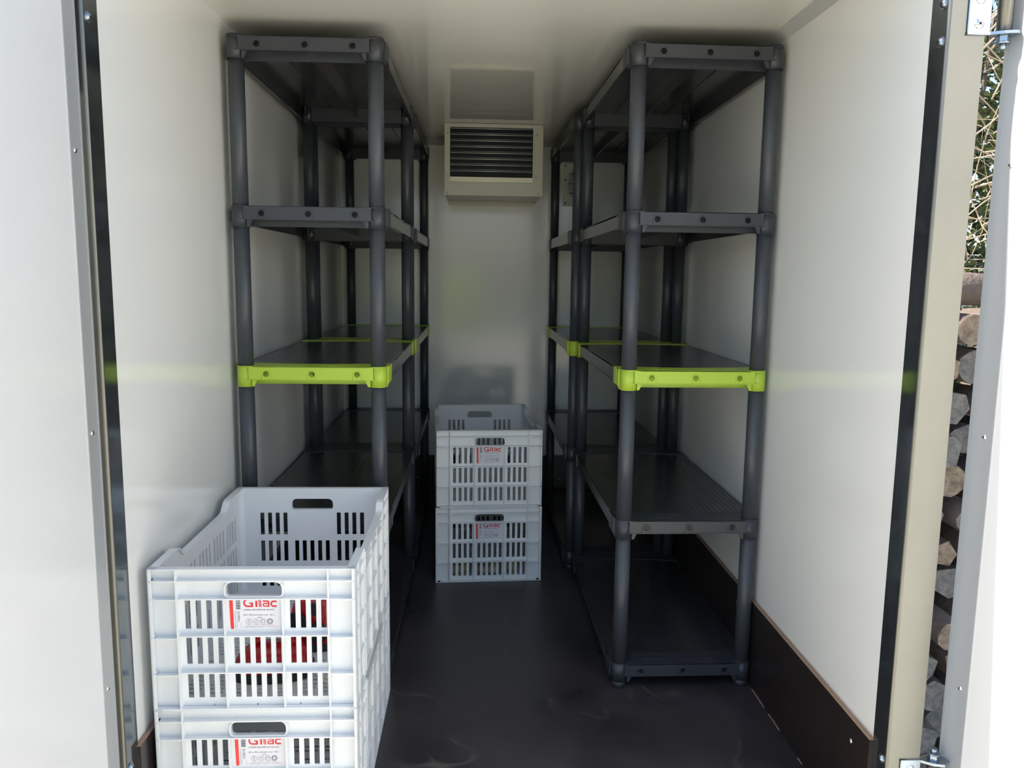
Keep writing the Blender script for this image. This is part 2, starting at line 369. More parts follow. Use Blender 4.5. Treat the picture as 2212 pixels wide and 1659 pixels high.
# ------------------------------------------------------------------ shelving
W, Ls = .353, .86
TZ = [.0713, .4901, .9065, 1.3249, 1.7435]
RO = .0224
def hole_plate(m, u0, u1, z0, z1, holes, r, v0, v1, flip):
    """plate in the u-z plane with round holes"""
    seg = 16; xs = [u0] + [(a[0] + b[0]) / 2 for a, b in zip(holes, holes[1:])] + [u1]
    for (hu, hz), a, b in zip(holes, xs, xs[1:]):
        ang = [2 * pi * k / seg for k in range(seg)]
        circ = [(hu + r * cos(t), hz + r * sin(t)) for t in ang]
        def onbox(t):
            c, s_ = cos(t), sin(t); k = 1e9
            if c > 1e-6: k = min(k, (b - hu) / c)
            if c < -1e-6: k = min(k, (a - hu) / c)
            if s_ > 1e-6: k = min(k, (z1 - hz) / s_)
            if s_ < -1e-6: k = min(k, (z0 - hz) / s_)
            return (hu + k * c, hz + k * s_)
        outer = [onbox(t) for t in ang]; corners = [(b, z1), (a, z1), (a, z0), (b, z0)]
        V = [(p[0], v, p[1]) for v in (v0, v1) for p in circ] + [(p[0], v, p[1]) for v in (v0, v1) for p in outer] + [(p[0], v, p[1]) for v in (v0, v1) for p in corners]
        F = []
        for k in range(seg):
            k2 = (k + 1) % seg
            for s_ in (0, 1):
                A, B, C_, D = s_ * seg + k, s_ * seg + k2, 2 * seg + s_ * seg + k2, 2 * seg + s_ * seg + k
                # corner between outer k and k2?
                extra = None
                for ci, cp in enumerate(corners):
                    ta = math.atan2(cp[1] - hz, cp[0] - hu) % (2 * pi); t0 = ang[k]; t1 = ang[k] + 2 * pi / seg
                    if t0 < ta < t1 - 1e-9: extra = 4 * seg + s_ * 4 + ci
                F.append((A, B, C_, extra, D) if extra is not None else (A, B, C_, D))
            F.append((k, k2, seg + k2, seg + k))
        m.add(V, F)
    m.box((u0, v0, z1 - .0005), (u1, v1, z1)); m.box((u0, v0, z0), (u1, v1, z0 + .0005))
def bracket_mesh(name, mt, foot=False, top=False):
    m = MB(); vf = -.0225; hz = -.0195
    hole_plate(m, .012, W - .012, -.0345, 0, [(W * q, hz) for q in (.165, .505, .845)], .0078, vf, vf + .003, False)
    for q in (.165, .505, .845):               # raised arch round every hole
        pts = [(W * q + .0118 * cos(t), hz + .0118 * sin(t)) for t in [pi * k / 10 for k in range(11)]]
        pts = [(W * q + .0118, -.0335)] + pts + [(W * q - .0118, -.0335)]
        m.tube([(a, vf, b) for a, b in pts], .0009, 5, True)
        m.tube([(W * q + .0083 * cos(2 * pi * k / 14), vf, hz + .0083 * sin(2 * pi * k / 14)) for k in range(15)], .0007, 4, False)
    m.box((.004, vf - .0012, -.0352), (W - .004, vf + .002, -.0335))           # lip under the plate
    m.box((.016, vf + .043, -.050), (W - .016, vf + .046, -.003)); m.box((.016, vf + .041, -.0505), (W - .016, vf + .048, -.0490))              # second rail, set back
    # collars
    for u in (0, W):
        m.cyl((u, 0), RO, -.0545, .0015 if not top else .005, 28)
        m.tube([(u, 0, -.0545), (u, 0, -.0530)], RO + .0006, 28); m.tube([(u, 0, -.0005), (u, 0, .0010)], RO + .0004, 28)
        s_ = 1 if u == 0 else -1
        m.prism([(u + s_ * .020, -.034), (u + s_ * .035, -.034), (u + s_ * .026, -.053), (u + s_ * .020, -.0535)], lambda a, b, t: (a, t, b), vf + .004, vf + .010)
    # side cheeks with a step
    for u, s_ in ((0, -1), (W, 1)):
        m.box((u + s_ * .0215, .010, -.046), (u + s_ * .0265, .040, .0008))
        m.box((u + s_ * .0225, .040, -.0445), (u + s_ * .0275, .076, .0012))
        m.tube([(u + s_ * .0262, .040, -.046), (u + s_ * .0262, .040, .0)], .0012, 6)
        m.prism([(.010, -.046), (.040, -.046), (.022, -.0545), (.010, -.0545)], lambda a, b, t: (t, a, b), u + s_ * .0205, u + s_ * .0235)
    # top plate with concave inner edge
    n = 24; V = []; F = []
    for i in range(n + 1):
        f = i / n; f = (0, .007, .02, .042, .055, .0651)[i] if i < 6 else 1 - (0, .007, .02, .042, .055, .0651)[n - i] if i > n - 6 else .0651 + (i - 5) * (.8698 / (n - 10)); u = -.0265 + f * (W + .053); ve = .046 + .032 * (2 * f - 1) ** 2
        v_s = vf if 0 <= u <= W else -math.sqrt(max(.0224 ** 2 - min(abs(u), abs(u - W)) ** 2, 0)) if min(abs(u), abs(u - W)) < .0223 else .010
        V += [(u, v_s, 0), (u, ve, .0012), (u, ve, -.002), (u, v_s, -.002)]
    for i in range(n):
        a = i * 4; b = a + 4
        for k in range(4): F.append((a + k, a + (k + 1) % 4, b + (k + 1) % 4, b + k))
    m.add(V, F); m.box((-.0265, .010, -.001), (-.024, .076, .0012))
    for k in range(8):                          # oval dimples
        u = W * (.22 + .055 * k + (.13 if k > 3 else 0)) ; rr = .0085 - .0013 * (min(k, 7 - k))
        m.add([(u + rr * cos(2 * pi * j / 12), .010 + .006 * cos(k) * 0 + .0035 * sin(2 * pi * j / 12), .0012 + .0004) for j in range(12)], [tuple(range(12))])
        m.tube([(u + rr * cos(2 * pi * j / 12), .010 + .0035 * sin(2 * pi * j / 12), .0008) for j in range(13)], .0008, 4, False)
    # rounded underside corner webs
    for u, s_ in ((0, 1), (W, -1)): m.box((u + s_ * .0, .0, -.030), (u + s_ * .003, .06, -.002))
    return m.mesh(name, mt)
BR_G = bracket_mesh('end_bracket', GREY); BR_L = bracket_mesh('end_bracket_lime', LIME); BR_T = bracket_mesh('end_bracket_top', GREY, top=True)
def board_mesh():
    m = MB(); v0, v1 = .030, Ls - .030; n = 20
    # top skin with shallow lengthwise ribs, cut back round the four posts
    k = 26
    for i in range(k):
        a = -.0235 + (W + .047) * i / k; b = -.0235 + (W + .047) * (i + 1) / k
        cut = .030 if (.03 < (a + b) / 2 < W - .03) else .044
        m.box((a, cut, -.0045), (b - .0016, Ls - cut, -.0006)); m.box((b - .0017, cut, -.0045), (b, Ls - cut, -.0013))
    for u, s_ in ((-.0235, 1), (W + .0235, -1)):
        m.box((u, .045, -.0415), (u + s_ * .0028, Ls - .045, 0))
        m.box((u, .045, -.0420), (u + s_ * .010, Ls - .045, -.0400))       # turned-in lower edge
    for u in (W / 2,): m.box((u - .003, .02, -.034), (u + .003, Ls - .02, -.004))
    for u in (W * .25, W * .75): m.box((u - .0012, .02, -.0075), (u + .0012, Ls - .02, -.004))
    return m.mesh('shelf_board', BOARDM)
BOARD = board_mesh()
def post_mesh(z0, z1):
    m = MB(); m.cyl((0, 0), .0205, z0, z1, 28); return m.mesh('post', POSTM)
SEG = [post_mesh(TZ[i] + .001, TZ[i + 1] - .0535) for i in range(4)]; FOOT = post_mesh(0, TZ[0] - .0535)
FOOT.materials[0] = GREY
def shelf_unit(first=[]):
    r = empty('shelving_unit')
    for i, z in enumerate(TZ):
        b = link('shelf_board', BOARD, r, (0, 0, z))
        me = BR_L if i == 2 else BR_T if i == 4 else BR_G
        for y, rz in ((0, 0), (Ls, pi)):
            e = link('end_bracket', me, b, (0 if rz == 0 else W, y, 0), rz)
            if i == 2: e['label'] = 'lime green end bracket'
    for i in range(5):
        for u in (0, W):
            for v in (0, Ls):
                link('post' if i < 4 else 'foot', SEG[i] if i < 4 else FOOT, r, (u, v, 0))
    return r
G_SH = 'plastic shelving units along both walls'
for loc, rz, lab in (((-.472, 2.132, 0), -.006, 'anthracite plastic shelving unit with lime middle shelf ends, nearest the door on the left wall'),
                     ((-.4645, 3.042, 0), -.004, 'anthracite plastic shelving unit at the far end of the left wall'),
                     ((.556, 2.102, 0), .006, 'anthracite plastic shelving unit with lime middle shelf ends, nearest the door on the right wall'),
                     ((.5235, 3.0125, 0), .002, 'anthracite plastic shelving unit at the far end of the right wall, partly behind the lamp posts')):
    if 'lamp posts' in lab: lab = 'anthracite plastic shelving unit at the far right corner, below the bulkhead lamp'
    u_ = shelf_unit(); u_.location = loc; u_.rotation_euler.z = rz
    tag(u_, lab, 'shelving unit', G_SH)

# ------------------------------------------------------------------ crates
CW, CL, CH = .400, .600, .2918
TL = .0062
T0 = .013          # depth of the outer ribs
ROWS = [(-.0667, -.1275), (-.144, -.201), (-.2185, -.272)]
ZR = [-.0256, -.062, -.1385, -.2146]
def crate_mesh():
    m = MB()
    def short(fn):
        c = [[.070, .0907, .1113, .132], [.163, .1835, .204, .2245, .2446], [.274, .2945, .3147, .335]]; hw = .0054
        open_ = []
        for ri, (a, b) in enumerate(ROWS):
            for gi, g in enumerate(c):
                if ri == 0 and gi == 1: continue
                for u in g: open_.append((u - hw, u + hw, b, a))
        open_.append((.147, .256, -.0575, -.0285))
        us = [.0016, CW - .0016]; zs = [-CH + .003, -.001]
        for o in open_: us += [o[0], o[1]]; zs += [o[2], o[3]]
        m.grid(us, zs, lambda u, z: not any(o[0] < u < o[1] and o[2] < z < o[3] for o in open_), T0, T0 + .0028, fn)
        # rounded corners of the hand hole and its raised rim
        for cx, sx in ((.147, 1), (.256, -1)):
            for cz, sz, rr in ((-.0285, -1, .013), (-.0575, 1, .006)):
                pts = [(cx, cz)] + [(cx + sx * (rr - rr * sin(t)), cz + sz * (rr - rr * cos(t))) for t in [pi / 2 * k / 6 for k in range(7)]]
                m.prism(pts, fn, T0 + .0002, T0 + .0026)
        def rr_pts(u0, u1, z0, z1, r1, r0):
            P = []
            for (cx, cz, r, a0) in ((u1 - r1, z1 - r1, r1, 0), (u0 + r1, z1 - r1, r1, pi / 2), (u0 + r0, z0 + r0, r0, pi), (u1 - r0, z0 + r0, r0, 3 * pi / 2)):
                P += [(cx + r * cos(a0 + pi / 2 * k / 5), cz + r * sin(a0 + pi / 2 * k / 5)) for k in range(6)]
            return P
        inn = rr_pts(.147, .256, -.0575, -.0285, .013, .006); out = rr_pts(.1445, .2585, -.0600, -.0260, .0152, .0082); n = len(inn)
        V = [fn(a, b, .004) for a, b in inn] + [fn(a, b, .004) for a, b in out] + [fn(a, b, T0 + .001) for a, b in inn] + [fn(a, b, T0 + .001) for a, b in out]
        F = []
        for k in range(n):
            q = (k + 1) % n
            F += [(k, q, n + q, n + k), (k, q, 2 * n + q, 2 * n + k), (n + k, n + q, 3 * n + q, 3 * n + k)]
        m.add(V, F)
        t = .0013
        B = lambda u0, u1, z0, z1, w0=0, w1=T0 + .001: m.prism([(u0, z0), (u1, z0), (u1, z1), (u0, z1)], fn, w0, w1)
        for z in ZR:
            for a, b in ((0, .053), (.053, .346), (.346, CW)):
                zz = z - (.0045 if (a == 0 or b == CW) and z < -.1 else .0015 if (a == 0 or b == CW) and z < -.03 else 0)
                B(a, b, zz - t, zz + t, .0004)
        for u in (.053, .346): B(u - t, u + t, -CH + .002, -.001, .0002)
        for u in (.144, .2565): B(u - t, u + t, -CH + .002, ZR[1], .0016)
        for u in (T0 * 0 + .0012, CW - .0012): B(u - .0012, u + .0012, -CH + .001, -.001, 0)
        B(0, CW, -CH, -CH + .0026, 0, T0 + .004)                 # foot flange
        # hand-hole surround merges into the second rib
    Z = CH
    short(lambda u, z, w_: (u, w_, Z + z)); short(lambda u, z, w_: (CW - u, CL - w_, Z + z))
    def ztop(v):
        e = min(v, CL - v)
        if e < .118: return 0
        if e < .126: return -.002 * ((e - .118) / .008) ** 2
        if e < .160:
            f = (e - .126) / .034; return -.002 - .021 * (3 * f * f - 2 * f ** 3)
        return -.0235 - .0015 * min(1, (e - .160) / .01)
    def long(fn, side):
        rib = [.053, .150, .250, .350, .450, .547]; hw = .0054; open_ = []
        for a, b in ROWS:
            for r0, r1 in zip(rib, rib[1:]):
                for k in range(4):
                    v = r0 + (r1 - r0) * (.17 + .22 * k); open_.append((v - hw, v + hw, b, a))
        us = [T0 + .001, CL - T0 - .001]; zs = [-CH + .006, -.0620]
        for o in open_: us += [o[0], o[1]]; zs += [o[2], o[3]]
        m.grid(us, zs, lambda u, z: not any(o[0] < u < o[1] and o[2] < z < o[3] for o in open_), TL, TL + .0028, fn)
        vs = [0, .03, .06, .09, .118] + [.118 + .042 * k / 8 for k in range(1, 9)] + [.175, .24, .3]
        vs = vs + [CL - v for v in vs[::-1][1:]]
        V = []; F = []
        for v in vs:     # wall above the slots, and the rim flange following the dip
            zt = ztop(v); vi = min(max(v, T0 + .001), CL - T0 - .001)
            V += [fn(vi, -.062, TL), fn(vi, zt - .001, TL), fn(vi, zt - .001, TL + .0028), fn(vi, -.062, TL + .0028)]
        for i in range(len(vs) - 1):
            a = i * 4; b = a + 4
            for k in range(4): F.append((a + k, a + (k + 1) % 4, b + (k + 1) % 4, b + k))
        m.add(V, F)
        V = []; F = []
        for v in vs:
            zt = ztop(v); V += [fn(v, zt, 0), fn(v, zt, T0 + .0034), fn(v, zt - .003, T0 + .0034), fn(v, zt - .003, 0)]
        for i in range(len(vs) - 1):
            a = i * 4; b = a + 4
            for k in range(4): F.append((a + k, a + (k + 1) % 4, b + (k + 1) % 4, b + k))
        m.add(V, F)
        t = .0013
        B = lambda u0, u1, z0, z1, w0=0, w1=TL + .001: m.prism([(u0, z0), (u1, z0), (u1, z1), (u0, z1)], fn, w0, w1)
        for z in ZR[1:] : B(0, CL, z - t, z + t, .0012)
        B(0, .118, ZR[0] - t, ZR[0] + t, .0006); B(CL - .118, CL, ZR[0] - t, ZR[0] + t, .0006); B(.16, CL - .16, -.044, -.0415, .0006)
        for v in rib: B(v - t, v + t, -CH + .002, ztop(v) - .001, .0002)
        for v in (.024, CL - .024, .126, CL - .126): B(v - t, v + t, -CH + .002, ztop(v) - .001, .0004)
        for v in (.0012, CL - .0012): B(v - .0012, v + .0012, -CH + .001, -.001, 0)
        B(0, CL, -CH, -CH + .0026, 0, T0 + .004)
    long(lambda v, z, w_: (w_, v, Z + z), 0); long(lambda v, z, w_: (CW - w_, v, Z + z), 1)
    # top rim of the short sides, with a small upturned inner lip
    for y0, y1 in ((0, T0 + .0034), (CL - T0 - .0034, CL)):
        m.bbox((0, y0, CH - .003), (CW, y1, CH), .001)
    # rounded inner corners
    for cx, sx in ((TL, 1), (CW - TL, -1)):
        for cy, sy in ((T0, 1), (CL - T0, -1)):
            rr = .020
            cx, cy = cx + sx * .0008, cy + sy * .0008; pts = [(cx, cy)] + [(cx + sx * (rr - rr * sin(t)), cy + sy * (rr - rr * cos(t))) for t in [pi / 2 * k / 5 for k in range(6)]]
            m.prism(pts, lambda a, b, z: (a, b, z), .006, CH - .001)
    # slotted bottom
    open_ = []
    for i in range(7):
        for j in range(32):
            u = .038 + i * .0463; v = .030 + j * .01685
            if (j % 8) == 7: continue
            open_.append((u + (.010 if (j // 2) % 2 and False else 0), u + .034, v, v + .0075))
    us = [TL + .001, CW - TL - .001]; vs = [T0 + .001, CL - T0 - .001]
    for o in open_: us += [o[0], o[1]]; vs += [o[2], o[3]]
    S_ = {(round((o[0] + o[1]) / 2, 3), round((o[2] + o[3]) / 2, 4)): 1 for o in open_}
    m.grid(us, vs, lambda u, v: (round(u, 3), round(v, 4)) not in S_, .0055, .0085, lambda u, v, w_: (u, v, w_))
    for u in (.115, .2, .285): m.box((u - .001, T0, .001), (u + .001, CL - T0, .006))
    return m.mesh('crate_body', CRATE)
CRATE_ME = crate_mesh()

# label print ---------------------------------------------------------------
def text_mesh(txt, height, width=None, bold=0, spacing=1):
    c = bpy.data.curves.new('txt', 'FONT'); c.body = txt; c.size = 1; c.offset = bold; c.resolution_u = 3; c.space_character = spacing
    o = bpy.data.objects.new('txt', c); COL.objects.link(o)
    dg = bpy.context.evaluated_depsgraph_get(); me = bpy.data.meshes.new_from_object(o.evaluated_get(dg))
    bpy.data.objects.remove(o)
    xs = [v.co.x for v in me.vertices]; ys = [v.co.y for v in me.vertices]
    x0, x1, y0, y1 = min(xs), max(xs), min(ys), max(ys); sy = height / (y1 - y0); sx = sy if width is None else width / (x1 - x0)
    vs = [((v.co.x - x0) * sx, (v.co.y - y0) * sy) for v in me.vertices]; fs = [tuple(p.vertices) for p in me.polygons]
    bpy.data.meshes.remove(me); return vs, fs, (x1 - x0) * sx
def sticker_meshes():
    """flat print laid out in label units (650 x 415), mapped to crate coordinates"""
    k = .098 / 650; U0 = .1512; Z0 = CH - .0645
    y = T0 - .0004
    P = lambda s, t, d=0: (U0 + s * k, y - d, Z0 - t * k * 1.02)
    pap = MB(); pap.add([P(0, -6), P(650, -6), P(650, 420), P(0, 420), P(0, -6, .0003), P(650, -6, .0003), P(650, 420, .0003), P(0, 420, .0003)],
                        [(0, 1, 2, 3), (4, 5, 6, 7), (0, 1, 5, 4), (1, 2, 6, 5), (2, 3, 7, 6), (3, 0, 4, 7)])
    D = .0006
    band = MB(); band.add([P(0, -6, D), P(46, -6, D), P(52, 395, D), P(48, 408, D), P(36, 413, D), P(18, 412, D), P(12, 404, D), P(8, 380, D)], [tuple(range(8))])
    red = MB(); ink = MB()
    def put(mb, txt, s, t, w_, h, bold=0, vert=False, spacing=1):
        vs, fs, _ = text_mesh(txt, h, w_, bold, spacing)
        if vert: mb.add([P(s + b, t + a, D) for a, b in [(a, b) for a, b in vs]], fs)
        else: mb.add([P(s + a, t + h - b, D) for a, b in vs], fs)
    # big wide logo: thick strokes
    def stroke(mb, pts, wd):
        L = []; R_ = []
        for i, p in enumerate(pts):
            a = pts[max(i - 1, 0)]; b = pts[min(i + 1, len(pts) - 1)]; dx, dy = b[0] - a[0], b[1] - a[1]; l = math.hypot(dx, dy); nx, ny = -dy / l, dx / l
            # mitre so that corners keep their width
            if 0 < i < len(pts) - 1:
                d1 = (p[0] - a[0], p[1] - a[1]); l1 = math.hypot(*d1); n1 = (-d1[1] / l1, d1[0] / l1); kk = 1 / max(.5, nx * n1[0] + ny * n1[1])
            else: kk = 1
            ww = (wd[i] if isinstance(wd, list) else wd) / 2 * kk
            L.append((p[0] + nx * ww, p[1] + ny * ww)); R_.append((p[0] - nx * ww, p[1] - ny * ww))
        n = len(pts); mb.add([P(a, b, D) for a, b in L] + [P(a, b, D) for a, b in R_], [(i, i + 1, n + i + 1, n + i) for i in range(n - 1)])
    arc = lambda cx, cy, rx, ry, a0, a1, n=12: [(cx + rx * cos(radians(a0 + (a1 - a0) * i / n)), cy - ry * sin(radians(a0 + (a1 - a0) * i / n))) for i in range(n + 1)]
    # G
    stroke(red, [(306, 14)] + [(250, 14)] + arc(235, 62, 44, 46, 90, 270) + [(262, 108), (300, 108)], 22)
    stroke(red, [(292, 62), (292, 118)], 28); stroke(red, [(254, 66), (306, 66)], 14); stroke(red, [(286, 14), (300, 14)], 22)
    # i, l with the white slit
    stroke(red, [(336, 12), (362, 12)], 16); stroke(red, [(349, 34), (349, 118)], 26)
    stroke(red, [(381, 4), (388, 118)], 11); stroke(red, [(399, 4), (408, 118)], 15)
    # a
    stroke(red, [(432, 40), (490, 40)] + arc(494, 56, 14, 16, 90, 0, 5) + [(508, 118)], 20)
    stroke(red, [(500, 72), (455, 72)] + arc(452, 90, 14, 18, 90, 270, 8) + [(500, 108)], 16)
    # c
    stroke(red, [(612, 44), (570, 44)] + arc(566, 76, 26, 32, 90, 270) + [(574, 108), (612, 108)], 22)
    put(ink, 'CAISSE AJOUREE 60L BLANC', 180, 146, 400, 22, .012)
    put(ink, '600 x 400 perforated crate - 60 L -', 178, 214, 412, 24)
    put(ink, 'white', 355, 248, 62, 16)
    put(ink, 'G178721', 106, 175, 135, 24, .01, True)
    rq = random.Random(2)                        # print too small to read: rows of short dashes
    for s0, ta, tb in ((66, 172, 395), (74, 172, 395), (92, 172, 380), (143, 330, 405)):
        t = ta
        while t < tb: l_ = rq.uniform(3, 9); ink.add([P(s0, t, D), P(s0 + 3, t, D), P(s0 + 3, t + l_, D), P(s0, t + l_, D)], [(0, 1, 2, 3)]); t += l_ + rq.uniform(1.5, 5)
    put(ink, 'Lavage avant 1ere utilisation / Washing before 1st use', 218, 355, 350, 10)
    put(ink, "Conditions d'utilisation / Terms of use", 182, 377, 264, 12)
    put(red, 'www.gilac.com', 477, 375, 140, 13)
    random.seed(5); t = 5
    while t < 148:                               # bar code
        h = random.choice((2.5, 3.5, 6)); ink.add([P(84, t, D), P(142, t, D), P(142, t + h, D), P(84, t + h, D)], [(0, 1, 2, 3)]); t += h + random.choice((2, 3, 5))
    for i, cx in enumerate((248, 339, 430, 518)):
        stroke(ink, arc(cx, 312, 37, 37, 0, 360, 28), 3.2)
        if i == 0: stroke(ink, [(cx - 14, 296), (cx + 14, 296)], 5); stroke(ink, [(cx, 305), (cx, 320)], 5); stroke(ink, [(cx - 14, 328), (cx + 14, 328)], 5)
        if i == 1:
            stroke(ink, arc(cx - 10, 302, 9, 12, 180, 360, 6), 3); stroke(ink, [(cx - 10, 314), (cx - 6, 332)], 3); stroke(ink, [(cx + 12, 292), (cx + 8, 330)], 3); stroke(ink, [(cx + 4, 292), (cx + 12, 308)], 3)
        if i == 2:
            stroke(ink, arc(cx, 312, 22, 22, 120, 250, 8), 5); put(ink, '60L', cx - 12, 284, 22, 10)
            for q in (-1, 0, 1): stroke(ink, [(cx + 8, 312 + q * 12), (cx + 24, 308 + q * 12)], 4)
        if i == 3:
            for a in range(0, 360, 24): stroke(ink, arc(cx, 312, 29, 29, a, a + 14, 3), 10)
            stroke(ink, arc(cx, 312, 18, 18, 0, 360, 16), 2.5)
    return (pap.mesh('product_label', PAPER), band.mesh('red_band', REDBAND, False), red.mesh('red_lettering', RED, False), ink.mesh('black_lettering', INK, False))
ST = sticker_meshes()
def crate(loc, rz, label):
    r = empty('plastic_crate', loc, rz); tag(r, label, 'crate', 'white stacking crates')
    link('crate_body', CRATE_ME, r)
    p = link('product_label', ST[0], r); p['label'] = 'white product label with red logo'
    for nme, me in (('red_band', ST[1]), ('red_lettering', ST[2]), ('black_lettering', ST[3])):
        q_ = link(nme, me, p)
        if 'lettering' in nme: q_['kind'] = 'stuff'
    return r
NX, NY = -.4905, 1.4913
crate((NX, NY, 0), 0, 'white perforated plastic crate at the doorway, lower of the near stack')
crate((NX - .0005, NY, .2922), 0, 'white perforated plastic crate holding red plastic gear, upper of the near stack')
FX, FY, FT = -.0019, 2.8638, .0523
crate((FX, FY, 0), FT, 'white perforated plastic crate with pale tubers inside, lower of the far stack')
crate((FX + .0005, FY + .002, .2922), FT + .004, 'empty white perforated plastic crate, upper of the far stack on the aisle floor')

# red gear inside the near upper crate ------------------------------------------
def shell(sx, sy, sz, p=2.6, nu=28, nv=10, squash=None):
    V = []; F = []
    for j in range(nv + 1):
        t = (pi / 2) * j / nv
        for i in range(nu):
            a = 2 * pi * i / nu; c, s_ = cos(a), sin(a)
            x = math.copysign(abs(c) ** (2 / p), c); y = math.copysign(abs(s_) ** (2 / p), s_)
            V.append((x * sx * cos(t) ** .7, y * sy * cos(t) ** .7, sz * sin(t) ** .9))
    for j in range(nv):
        for i in range(nu): F.append((j * nu + i, j * nu + (i + 1) % nu, (j + 1) * nu + (i + 1) % nu, (j + 1) * nu + i))
    return V, F
def red_gear(loc, rz, size, tilt, label, disc):
    r = empty('moulded_casing', loc, rz); tag(r, label, 'tool', 'red plastic gear in the near crate'); r.rotation_euler = (tilt[0], tilt[1], rz)
    sx, sy, sz = size
    V, F = shell(sx, sy, sz); m = MB(); m.add([(a, b, c + .018) for a, b, c in V], F, True)
    for q in (-.45, 0, .45):                   # moulded ribs over the shell
        m.tube([(q * sx * 1.0 + 0, sy * .93 * cos(t) , .018 + sz * (1 - .55 * abs(q)) * sin(t) * .98 + .001) for t in [pi * k / 14 for k in range(1, 14)]], .004, 6)
    m.obj('red_shell', REDPL, r)
    V, F = shell(sx * 1.03, sy * 1.03, .001); b = MB(); b.tube([(0, 0, 0), (0, 0, .002)], .001, 4)
    n = 28; ring = [V[i] for i in range(n)]
    b = MB(); b.prism([(p[0], p[1]) for p in ring], lambda a, c, z: (a, c, z), 0, .020); b.obj('rubber_base', DKGREY, r)
    for (dx, dz, rr) in disc:
        d = MB(); d.tube([(dx, -sy * 1.0, dz), (dx, -sy * 1.0 - .008, dz)], rr, 24); d.tube([(dx, -sy - .008, dz), (dx, -sy - .012, dz)], rr * .45, 16); d.obj('grey_disc', DKGREY, r)
    # curved carrying handle
    h = MB(); h.tube([(-sx * .5 + sx * q, 0, .018 + sz * .9 + .035 * sin(pi * q)) for q in [k / 8 for k in range(9)]], .009, 10); h.obj('handle', REDPL, r)
    return r
zb = .2922 + .0086
red_gear((-.287, 1.622, zb), .10, (.082, .048, .052), (0, 0), 'low glossy red moulded plastic item lying on the crate bottom', [])
red_gear((-.228, 1.765, zb + .0), -.2, (.058, .050, .112), (0, .0), 'taller glossy red moulded plastic item with grey discs, behind the low one', [(-.022, .072, .022), (.028, .050, .024), (.02, .105, .014)])
# tubers in the far lower crate
random.seed(11); k = 0
cF, sF = cos(FT), sin(FT)
for lab, (u, v) in (('pale potato seen through the left slots', (.075, .060)), ('small potato behind the left slots', (.115, .075)),
                    ('pale potato at the crate middle, left of two', (.178, .055)), ('pale potato at the crate middle, right of two', (.225, .060)),
                    ('potato lying behind the middle slots', (.200, .110)), ('potato deeper in the crate on the left', (.095, .135)),
                    ('potato set apart on the right, mid crate', (.292, .075)), ('last potato before the right slots', (.262, .135))):
    r_ = random.uniform(.021, .029); m = MB(); V = []; F = []; n, q = 12, 7; ph = random.random() * 6
    for j in range(q + 1):
        t = pi * j / q
        for i in range(n):
            a = 2 * pi * i / n; rr = r_ * (1 + .1 * sin(2 * a + ph) + .08 * cos(3 * t + ph)); V.append((rr * 1.3 * sin(t) * cos(a), rr * sin(t) * sin(a), rr * .9 * cos(t)))
    for j in range(q):
        for i in range(n): F.append((j * n + i, j * n + (i + 1) % n, (j + 1) * n + (i + 1) % n, (j + 1) * n + i))
    m.add(V, F, True); o = m.obj('potato', POTATO)
    o.location = (FX + u * cF - v * sF, FY + u * sF + v * cF, .0092 + r_ * .9); o.rotation_euler = (0, 0, random.random() * 3)
    tag(o, lab + ' of the lower far crate', 'vegetable', 'potatoes in the lower far crate')

# ------------------------------------------------------------------ cooler under the ceiling
ac = empty('air_cooler', (.216, 3.49, 1.45)); tag(ac, 'cream box-shaped air cooler hung under the ceiling on the back wall', 'air cooler')
A = lambda x, y, z: (x - .216, y - 3.49, z - 1.45)
x0, x1 = .006, .428
m = MB(); m.box(A(x0, 3.495, 1.515), A(x0 + .003, YB - .02, ZC - .001)); m.box(A(x1 - .003, 3.495, 1.515), A(x1, YB - .02, ZC - .001))
m.box(A(x0 + .003, 3.495, 1.496), A(x1 - .003, YB - .001, 1.53))
m.obj('casing', ACW, ac)
m = MB(); ox0, ox1, oz0, oz1 = .0295, .3845, 1.550, 1.778
m.grid([x0, ox0, ox1, x1], [1.512, oz0, oz1, ZC - .0015], lambda u, z: not (ox0 < u < ox1 and oz0 < z < oz1), 0, .004, lambda u, z, w_: A(u, 3.490 + w_, z))
m.box(A(x0 - .001, 3.488, 1.494), A(x1 + .001, 3.4905, 1.516))
fp = m.obj('front_panel', ACW, ac)
for sx, sz in ((.018, 1.752), (.399, 1.752), (.018, 1.573), (.399, 1.573), (.017, 1.504), (.410, 1.504)): screw_mb(A(sx, 3.4885, sz), (0, -1, 0), .0038, .002).obj('screw', [CHROME, HOLE], fp)
m = MB(); m.bbox(A(x0 + .006, 3.76, 1.488), A(x1 - .006, YB - .012, 1.4965), .003); t_ = m.obj('drip_tray', ACS, ac)
m = MB(); m.box(A(ox0, 3.494, 1.551), A(ox1, 3.497, 1.572)); m.obj('lower_strip', ACS, ac)
m = MB(); m.box(A(ox0 - .01, 3.525, 1.55), A(ox1 + .01, 3.60, 1.785)); coil = m.obj('coil', COIL, ac)
m = MB()
for i in range(118): x = ox0 + .0015 + i * .003; m.box(A(x, 3.518, 1.573), A(x + .0005, 3.527, 1.778))
f_ = m.obj('cooling_fins', COIL, ac); f_['kind'] = 'stuff'
for i in range(8):
    z = 1.776 - i * .0254
    MB().tube([A(ox0 + .001, 3.508, z), A(ox1 - .001, 3.508, z)], .0017, 8).obj('grille_bar', FIN, ac)
    if i < 7: MB().tube([A(ox0 + .001, 3.516, z - .018), A(ox1 - .001, 3.516, z - .018)], .0013, 6).obj('coil_tube', ALU, coil)

